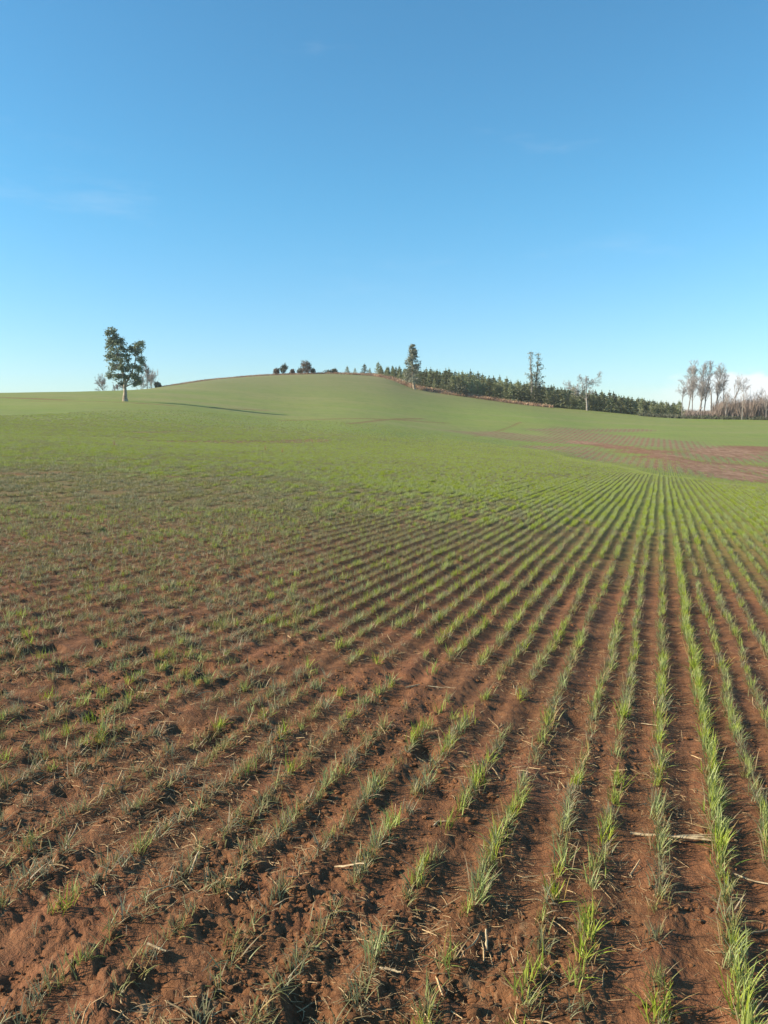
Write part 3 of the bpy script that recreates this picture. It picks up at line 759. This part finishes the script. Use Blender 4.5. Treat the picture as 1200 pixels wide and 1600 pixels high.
LEANER = [dict(kids=9, t0=.45, ang=(.3, .8), ratio=.40, tip=.2, frac=.95, wob=.07, n=7), dict(kids=7, ang=(.3, .8), ratio=.5, t0=.25, rk=.45, up=.1, wob=.15), dict(kids=5, ang=(.3, .8), ratio=.6, t0=.2, n=3), dict(kids=0, n=2)]
VASE = [dict(kids=12, t0=.12, ang=(.5, .95), ratio=.85, tip=.2, frac=.8, wob=.08), dict(kids=9, ang=(.3, .8), ratio=.5, t0=.2, rk=.5, up=.12, wob=.12), dict(kids=6, ang=(.3, .8), ratio=.55, t0=.2, n=3), dict(kids=0, n=2)]
# behind the gum tree
bare_tree('bare_tree', 166, 262, 32, 'spreading bare grey tree behind the left foot of the gum tree', 31, VASE, (-.25, 0), 1.3, sink=1.2)
bare_tree('bare_tree', 182, 265, 22, 'low bare tree close behind the gum trunk', 32, VASE, (.2, 0), 1.0, sink=1.0)
bare_tree('bare_tree', 222, 262, 26, 'thin bare tree between gum trunk and the pale pointed tree', 33, VASE, (.1, 0), .8, sink=1.0)
bare_tree('bare_tree', 232, 262, 42, 'pale pointed bare tree just right of the gum tree', 34, POPLAR, (0, 0), 1.0, sink=1.0)
bare_tree('bare_tree', 239, 266, 30, 'small pale bare tree at the outer side of the pointed one', 35, VASE, (.1, 0), .8, sink=1.0)
# the bare spreading tree in front of the plantation
bare_tree('bare_tree', 917, 262, 61, 'bare spreading tree with pale trunk in front of young pines', 36, OAK, (0.02, 0), 1.25)
# the grove on the right
GROVE = [(1066, 268, 58, 'bare tree with drooping side boughs at the grove left end', LEANER, (-.03, 0), .75, 41), (1074, 278, 82, 'tall slim bare tree, first tall one of the grove', POPLAR, (0, 0), .8, 42),
         (1081, 274, 78, 'straight bare tree with twin neighbour in the grove', POPLAR, (-.02, 0), .7, 43), (1092, 272, 86, 'thickest bare tree in the middle of the grove', POPLAR, (0, 0), 1.15, 44),
         (1099, 280, 84, 'bare tree touching the thickest grove tree on its right side', POPLAR, (.05, 0), .75, 45), (1118, 272, 80, 'bare tree with dense upright crown before the white cloud', POPLAR, (0.02, 0), 1.05, 46),
         (1127, 276, 76, 'slim bare tree leaning slightly towards the wood', LEANER, (.18, 0), .7, 47), (1131, 270, 74, 'bare tree leaning far out to the right over the brushwood', LEANER, (.42, 0), .85, 48)]
for px, r, h, lab, sp, ln, th, sd in GROVE: bare_tree('bare_tree', px, r, h * .92, lab, sd, sp, ln, th * .85, 'bare trees of the grove')
def snag(px, r, h, lean, label, seed, w=1.0):
    b = ground_at(px, r); k = mpp(px, r); g = np.random.default_rng(seed); H = h * k
    e = thing('dead_trunk', b, label, 'dead trunk')
    pts, rad = limb(g, (0, 0, -.3), (lean, 0, 1), H, .30 * w, .16 * w, 6, .04)
    V, F = tubes([(pts, rad)], 7); part('trunk', (V, F), M_GREYBARK, e)
    br = [limb(g, pts[i], (g.normal(), g.normal(), .5), 1.3, .07, .02, 3, .2) for i in (2, 3, 4, 5)]
    part('stubs', tubes(br, 4), M_GREYBARK, e)
snag(1110, 270, 46, 0, 'broken bare snag standing in the gap of the grove', 51)
snag(1083, 268, 22, .75, 'dead trunk slanting between the grove trees', 52, 1.1)
# saplings of the wood at the right edge
sap_lab = ['thin pale sapling in the brushwood at the right edge', 'thin pale sapling in the brushwood beside the grove']
for i in range(34):
    px = 1122 + i * 4.1 + rng.uniform(-1.5, 1.5)
    bare_tree('sapling', px, 262 + rng.uniform(-3, 22), rng.uniform(28, 47) + (6 if px > 1165 else 0), sap_lab[0 if px > 1160 else 1], 60 + i,
              [dict(kids=9, t0=.3, ang=(.3, .7), ratio=.35, tip=.15, frac=.95, wob=.07), dict(kids=6, ang=(.3, .8), ratio=.5, t0=.2, rk=.45, up=.1, n=4), dict(kids=0, n=2)],
              (rng.normal(0, .08), 0), .85, 'saplings of the brushwood', twig=M_REDTWIG)

# ------------------------------------------------------------------ bushes and trees along the crest
def bush(name, px, r, wpx, hpx, label, m, seed, n=60, size=.45, stem=True, cat='bush', group=None, up0=.0):
    b = ground_at(px, r); k = mpp(px, r); g = np.random.default_rng(seed); e = thing(name, b, label, cat, group)
    w, h = wpx * k / 2, hpx * k
    cen, spr = [], []
    for q in range(n):
        d = unit(g.normal(0, 1, 3)) * g.uniform(.25, 1) ** .5 * (0.75 + .35 * g.uniform())
        cen.append(np.array([d[0] * w, d[1] * w, h * (up0 + (1 - up0) * (.5 + .48 * d[2]))])); spr.append(.28 * min(w, h) + .15)
    part('crown', leaf_cards(g, cen, 14, spr, size, .9), m, e, False)
    st = [limb(g, (g.normal(0, .12 * w), 0, -.3), (g.normal(0, .25), g.normal(0, .2), 1), h * .75, .10, .02, 4, .1) for q in range(4)]
    part('stems', tubes(st, 4), M_GREYBARK, e)
bush('bush', 248, 262, 10, 9, 'small dark bush on the left skyline near the bare trees', M_BUSH, 71)
bush('bush', 433, 305, 9, 11, 'small reddish bush, first on the hilltop skyline', M_BROWNBUSH, 72)
bush('small_tree', 444, 305, 12, 18, 'round headed small tree on the hilltop beside a reddish bush', M_BUSH, 73, cat='tree', up0=.1)
bush('bush', 458, 308, 7, 8, 'tiny bush between the two hilltop trees', M_BROWNBUSH, 74)
bush('small_tree', 479, 305, 17, 22, 'largest oval grey brown tree on the hilltop', M_BROWNBUSH, 75, n=110, cat='tree')
bush('bush', 470, 307, 9, 9, 'low bush at the foot of the oval hilltop tree', M_BUSH, 76)
bush('bush', 490, 307, 8, 8, 'dark low bush just right of the oval hilltop tree', M_BUSH, 77)
bush('bush', 516, 308, 22, 6, 'long low dark bush on the hilltop skyline', M_BUSH, 78)
bush('bush', 523, 307, 9, 8, 'dark round bush at the end of the long low one', M_BUSH, 79)
bush('bush', 719, 262, 20, 17, 'dark bush at the end of the conifer shadow by the plantation', M_BUSH, 80, n=90)

# ------------------------------------------------------------------ young pines
def pine_forms(nf):
    fs = []
    for f in range(nf):
        g = np.random.default_rng(200 + f); H = 1.0; V, F = [], []
        tiers = 11
        for t in range(tiers):
            z = .03 + .88 * t / (tiers - 1); rad = .36 * (1 - z) ** .95 * g.uniform(.85, 1.15) + .02
            for bq in range(9):
                a = g.uniform(0, 6.28); L = rad * g.uniform(.7, 1.2)
                for s in range(4):
                    q = L * (s + .8) / 4; p = np.array([math.cos(a) * q, math.sin(a) * q, z + .16 * q + g.normal(0, .012)])
                    for c in range(2):
                        d = unit(np.array([math.cos(a + g.normal(0, .8)), math.sin(a + g.normal(0, .8)), .6 + g.normal(0, .5)])); e2 = unit(np.cross(d, g.normal(0, 1, 3))); S_ = .085 * g.uniform(.7, 1.3)
                        i = len(V); V += [p - d * S_ * .4, p + e2 * S_ * .22, p + d * S_ * .7, p - e2 * S_ * .22]; F.append((i, i + 1, i + 2, i + 3))
        for s in range(10):
            d = unit(np.array([g.normal(0, .25), g.normal(0, .25), 1])); p = np.array([0, 0, .88 + .02 * s]); e2 = unit(np.cross(d, g.normal(0, 1, 3))); i = len(V)
            V += [p, p + e2 * .018, p + d * .07, p - e2 * .018]; F.append((i, i + 1, i + 2, i + 3))
        crown = new_mesh('crown', np.array(V), np.array(F), M_PINE, False)
        tv, tf = tubes([(np.array([[0, 0, -.08], [0, 0, .5], [0, 0, .95]]), [.022, .014, .004])], 5)
        fs.append((crown, new_mesh('trunk', tv, tf, M_GREYBARK, True)))
    return fs
PF = pine_forms(7)
EDGE = [(575, 322), (600, 300), (640, 276), (700, 266), (780, 264), (850, 262), (940, 262), (1060, 266)]   # lower edge of the plantation: bearing, range
def edge_r(px): return float(np.interp(px, [e[0] for e in EDGE], [e[1] for e in EDGE]))
def pine(px, r, h, label, group='young pines of the plantation', f=None):
    b = ground_at(px, r); e = thing('young_pine', b, label, 'pine tree', group); f = int(rng.integers(0, len(PF))) if f is None else f
    rz = rng.uniform(0, 6.28); w = h * rng.uniform(1.1, 1.45)
    for nm, me in (('crown', PF[f][0]), ('trunk', PF[f][1])):
        c = link(nm, me, e, rz=rz); c.scale = (w, w, h)
pines = []
for rowi in range(9):
    px = 596.0
    while px < 1064:
        pines.append((px + rng.uniform(-1.5, 1.5), edge_r(px) + 3.0 + rowi * 4.2 + rng.uniform(-.9, .9), rowi)); px += 9.2 + rng.uniform(-1.5, 1.5)
pines.sort(key=lambda p: p[1] - edge_r(p[0]))
rest = []
def pine_label(px, q, rowi):
    size = 'tall' if q > 1.08 else ('short' if q < .9 else 'middling')
    row = ('in the front row', 'in the second row')[rowi] if rowi < 2 else 'deeper in the plantation'
    spot = 'up the hill from the tall conifer' if px < 645 else 'between tall conifer and dark bush' if px < 719 else 'between dark bush and twin stems' if px < 833 else 'between twin stems and bare tree' if px < 917 else 'between bare tree and grove'
    return '%s young pine %s %s' % (size, row, spot)
for i, (px, r, rowi) in enumerate(pines):
    if 640 < px < 654 and rowi < 1: continue
    base_h = np.interp(px, [590, 640, 700, 830, 940, 1060], [3.0, 4.4, 5.6, 5.8, 4.9, 3.7]); h = base_h * float(np.clip(rng.normal(1, .14), .6, 1.35))
    if i < 296: pine(px, r, h, pine_label(px, h / base_h, rowi))
    else: rest.append((px, r, h))
for px, r, h, lab in ((543, 312, 3.2, 'tiny lone pine on the skyline, first after the low bushes'), (555, 314, 2.6, 'small lone pine on the skyline by the red verge'), (570, 316, 4.3, 'bushy small pine standing out on the skyline'),
                      (578, 318, 2.8, 'short pine beside the bushy skyline pine'), (591, 312, 5.2, 'spiky pine rising highest at the start of the plantation')):
    pine(px, r, h, lab, 'lone small pines on the skyline')
pine_lib = bpy.data.collections.new('far_pine_forms')
for i in range(len(PF)): pine_lib.objects.link(bpy.data.objects.new('far_pine_%d' % i, PF[i][0]))
P = np.array([(r * math.sin(az_of(px)), r * math.cos(az_of(px)), rng.uniform(0, 6.28), h, rng.integers(0, len(PF)), 0) for px, r, h in rest])
o = scatter('pine_plantation', P, pine_lib, 0, .03); tag(o, 'hindmost rows of the young pine plantation on the slope', 'pine plantation', None, 'stuff')

# the tall grey conifer in front of the plantation
def conifer():
    r = 262.0; b = ground_at(647, r); k = mpp(647, r); g = np.random.default_rng(91); H = 68 * k
    e = thing('tall_conifer', b, 'tall grey pointed conifer with pale bare foot before the plantation', 'tree')
    pts = [np.array([.5 * k, 0, -.3]), np.array([-1.5 * k, 0, 10 * k]), np.array([-2.5 * k, 0, 20 * k]), np.array([-3 * k, 0, 45 * k]), np.array([-2.5 * k, 0, 66 * k])]
    part('trunk', tubes([(np.array(pts), [.50, .38, .34, .2, .04])], 7), M_BARK, e)
    br, cen, spr = [], [], []
    for q in range(150):
        t = g.uniform(.16, 1.0); z = t * H; w = (1 - t) ** .75 * 18 * k * g.uniform(.62, 1.12) + .35; a = g.uniform(0, 6.28)
        x0 = -2.6 * k; tip = np.array([x0 + math.cos(a) * w, math.sin(a) * w, z + g.uniform(-.1, .25) * w])
        br.append((np.array([[x0, 0, z - .1 * w], tip]), [.07, .02]))
        for s in (.45, .75, 1.0):
            cen.append(np.array([x0, 0, z - .1 * w]) * (1 - s) + tip * s); spr.append(.55 if t > .4 else .9)
    part('branches', tubes(br, 3), M_GREYBARK, e)
    part('crown', leaf_cards(g, cen, 13, spr, .40, .6), M_CONIFER, e, False)
conifer()
# two columnar, half bare trees sharing one foot
def twin_tree():
    r = 268.0; b = ground_at(833, r); k = mpp(833, r); g = np.random.default_rng(94)
    e = thing('twin_stem_tree', b, 'tall ragged tree with two upright stems rising above the pines', 'tree')
    st = [(np.array([[-3 * k, 0, -.3], [-3 * k, 0, 30 * k], [-5.5 * k, 0, 55 * k], [-6 * k, 0, 79 * k]]), [.34, .28, .2, .05]),
          (np.array([[2 * k, 0, -.3], [3 * k, .3, 30 * k], [5 * k, .3, 55 * k], [6 * k, 0, 78 * k]]), [.34, .28, .2, .05])]
    part('trunk', tubes(st, 7), M_GREYBARK, e)
    br, cen, spr = [], [], []
    for si, (pts, _) in enumerate(st):
        for q in range(75):
            t = g.uniform(.32, 1) ; z = t * 79 * k; x0 = np.interp(z, pts[:, 2], pts[:, 0]); a = g.uniform(0, 6.28)
            w = k * (2.8 + (5.0 if si else 2.6) * g.uniform() ** 2 * (1.25 - t) * 1.6)
            tip = np.array([x0 + math.cos(a) * w, math.sin(a) * w, z + .35 * w]); br.append((np.array([[x0, 0, z], tip]), [.06, .02]))
            if g.uniform() < (.95 if t < .62 else .7): cen.append(tip * .6 + np.array([x0, 0, z]) * .4); spr.append(.75)
    for dx, z in ((15, 43), (-13, 47), (13, 56), (11, 62), (12, 36), (17, 34)):
        p0 = np.array([(4 if dx > 0 else -4) * k, 0, (z - 3) * k]); tip = np.array([dx * k, 0, z * k]); br.append((np.array([p0, (p0 + tip) / 2 + np.array([0, 0, -.2]), tip]), [.12, .08, .03]))
        for s in (.55, .8, 1): cen.append(p0 * (1 - s) + tip * s); spr.append(.6)
    for q in range(26): cen.append(np.array([g.normal(2, 5) * k, g.normal(0, 2) * k, g.uniform(24, 36) * k])); spr.append(.9)
    part('branches', tubes(br, 3), M_GREYBARK, e)
    part('crown', leaf_cards(g, cen, 12, spr, .40, .8), M_CONIFER, e, False)
twin_tree()

# ------------------------------------------------------------------ verges and brushwood (uncountable)
def tangle(name, pts_h, m, label, cat, seed, per, wid, lean=.5):
    """dry stems standing on a strip of ground"""
    g = np.random.default_rng(seed); V, F = [], []
    for (x, y, h) in pts_h:
        z = float(macro(x, y)) - .05
        for q in range(per):
            p = np.array([x + g.normal(0, .5), y + g.normal(0, .5), z]); d = unit(np.array([g.normal(0, lean), g.normal(0, lean), 1])); L = h * g.uniform(.5, 1.2)
            s = unit(np.cross(d, g.normal(0, 1, 3))) * wid * g.uniform(.6, 1.4); i = len(V)
            V += [p - s, p + s, p + d * L * .6 + s * .8 + g.normal(0, .05, 3), p + d * L + g.normal(0, .1, 3)]; F.append((i, i + 1, i + 2, i + 3))
    o = link(name, new_mesh(name, np.array(V), np.array(F), m, False)); tag(o, label, cat, None, 'stuff'); return o
pv = []
for i in range(5200):
    px = rng.uniform(255, 860)
    if px < 575: rr_ = np.interp(px, [255, 340, 440, 575], [262, 292, 303, 306]) + rng.uniform(-1.5, 6); h = np.interp(px, [255, 400, 575], [.4, .6, .9])
    else:
        e0 = edge_r(px); rr_ = e0 + rng.uniform(-np.interp(px, [575, 600, 680, 760, 860], [15, 13, 7, 4, 1]), 3); h = 1.0
    a = az_of(px); pv.append((rr_ * math.sin(a), rr_ * math.cos(a), h * rng.uniform(.5, 1.2)))
tangle('dry_grass_verge', pv, M_VERGE, 'strip of reddish dry grass and bramble along the hilltop edge', 'dry grass', 95, 10, .05)
pv = []
for i in range(1700):
    px = rng.uniform(1064, 1290) if i % 3 else rng.uniform(1118, 1290); rr_ = rng.uniform(262, 292); a = az_of(px)
    h = (4.6 if px > 1118 else 2.2) * (.6 + .8 * float(fbm(px / 14., rr_ / 9., 5, 3))) * (1.25 if px > 1150 else 1)
    pv.append((rr_ * math.sin(a), rr_ * math.cos(a), h))
tangle('brushwood', pv, M_REDTWIG, 'tangled reddish brown brushwood under the bare grove', 'brushwood', 96, 12, .022, .22)
pv = []
for i in range(900):
    px = rng.uniform(1000, 1290); rr_ = rng.uniform(259, 266); a = az_of(px); pv.append((rr_ * math.sin(a), rr_ * math.cos(a), rng.uniform(.5, 1.5)))
tangle('undergrowth', pv, M_BUSH, 'low dark undergrowth along the foot of the grove', 'undergrowth', 97, 12, .09, .6)

# ------------------------------------------------------------------ stalks one can pick out on the near soil
def stalk(px, py, L, deg, label, m=M_STALK, w=.006, lift=.006, rise=0.0, fork=False, seed=0, name='dry_stalk'):
    x, y = hit(px, py); g = np.random.default_rng(300 + seed); dirv = np.array([math.cos(R(deg)), math.sin(R(deg)), 0])
    n = 6; pts = []
    for i in range(n + 1):
        t = i / n - .5; p = np.array([x, y, 0]) + dirv * t * L + np.array([-dirv[1], dirv[0], 0]) * g.normal(0, .02) * L
        p[2] = float(height(p[0], p[1])) + lift + rise * (t + .5); pts.append(p)
    pts = np.array(pts); z = pts[:, 2]; pts[:, 2] = .3 * z + .7 * np.linspace(z[0], z[-1], n + 1) + .5 * max(0, (z - np.linspace(z[0], z[-1], n + 1)).max())
    w *= .72; o0 = pts[n // 2].copy(); rad = [w * (1.0 - .35 * i / n) * (1.25 if i in (2, 4) else 1) for i in range(n + 1)]
    e = thing(name, o0, label, 'stalk')
    part('stem', tubes([(pts - o0, rad)], 7), m, e)
    if fork:
        q = []
        for s in (-.12, .05, .16):
            st = pts[3] - o0; dv = np.array([math.cos(R(deg) + s), math.sin(R(deg) + s), .03])
            q.append((np.array([st, st + dv * L * .3, st + dv * L * .55]), [w * .9, w * .75, w * .3]))
        part('split_strand', tubes(q, 5), m, e)
stalk(1050, 1312, .30, -8, 'long pale split stalk lying across two rows at right', fork=True, w=.008, seed=1)
stalk(546, 1368, .11, -28, 'white tipped dry stick poking up in the lower middle', w=.0045, rise=.035, seed=2)
stalk(303, 1372, .07, 75, 'curled upright straw leaf at the lower left', w=.005, rise=.05, seed=3)
stalk(682, 1292, .05, 60, 'short pale straw stub in the lower middle', w=.005, seed=4)
stalk(610, 1526, .06, -15, 'bright curved straw piece low in the middle', w=.005, rise=.01, seed=5)
stalk(690, 1078, .16, -4, 'long thin straw on the bare patch', w=.004, seed=6)
stalk(645, 1076, .10, 30, 'broad pale straw on the bare patch', w=.006, seed=7)
stalk(1180, 1385, .14, -25, 'pale straw at the right edge beside the thickest row', w=.004, seed=8)
stalk(1190, 1460, .10, 25, 'slanting straw near the right edge low down', w=.004, seed=9)
stalk(760, 1480, .05, 85, 'upright brown stub beside a bright tuft', w=.005, rise=.03, seed=10)
stalk(245, 1495, .06, -20, 'short tan straw near the bottom left', w=.005, seed=11)
stalk(140, 1095, .15, 5, 'long thin straw across the left rows', w=.004, seed=12)
stalk(1020, 1135, .12, -20, 'thin straw between the dense rows at right', w=.004, seed=13)
stalk(690, 1290, .06, 0, 'thin straw crossing the pale stub', w=.0035, seed=14)

# pale dry weeds standing above the crop on the left
for px, py, h, lab in ((179, 697, 14, 'pale dry weed alone in the crop below the gum tree'), (415, 704, 12, 'pale dry weed, left one of a pair in the crop'), (441, 708, 12, 'pale dry weed, right one of a pair in the crop')):
    x, y = hit(px, py); k = math.hypot(x, y) / FPX; V, F, T, A = blades(rg, 26, .03, .03, h * k * .5, h * k, .22, 4, .012, droop=.4)
    e = thing('dry_weed', (x, y, float(height(x, y))), lab, 'weed'); link('stems', new_mesh('stems', V, F, M_DRY, True, dict(tone=T, along=A)), e)

# ------------------------------------------------------------------ thin winter haze
def haze():
    V = np.array([(x, y, z) for x in (-3200, 3200) for y in (-3200, 3200) for z in (-260, 48)], float)
    F = np.array([(0, 1, 3, 2), (4, 6, 7, 5), (0, 4, 5, 1), (2, 3, 7, 6), (0, 2, 6, 4), (1, 5, 7, 3)])
    m = bpy.data.materials.new('haze'); m.use_nodes = True; nt = m.node_tree; nt.nodes.clear()
    pv_ = nt.nodes.new('ShaderNodeVolumePrincipled'); om = nt.nodes.new('ShaderNodeOutputMaterial')
    pv_.inputs['Color'].default_value = (0.90, 0.95, 1.0, 1); pv_.inputs['Density'].default_value = 0.00014; pv_.inputs['Anisotropy'].default_value = 0.0
    nt.links.new(pv_.outputs[0], om.inputs['Volume'])
    o = link('haze', new_mesh('haze', V, F, m)); tag(o, 'thin pale haze over the far trees and hill', 'haze', None, 'stuff')
haze()
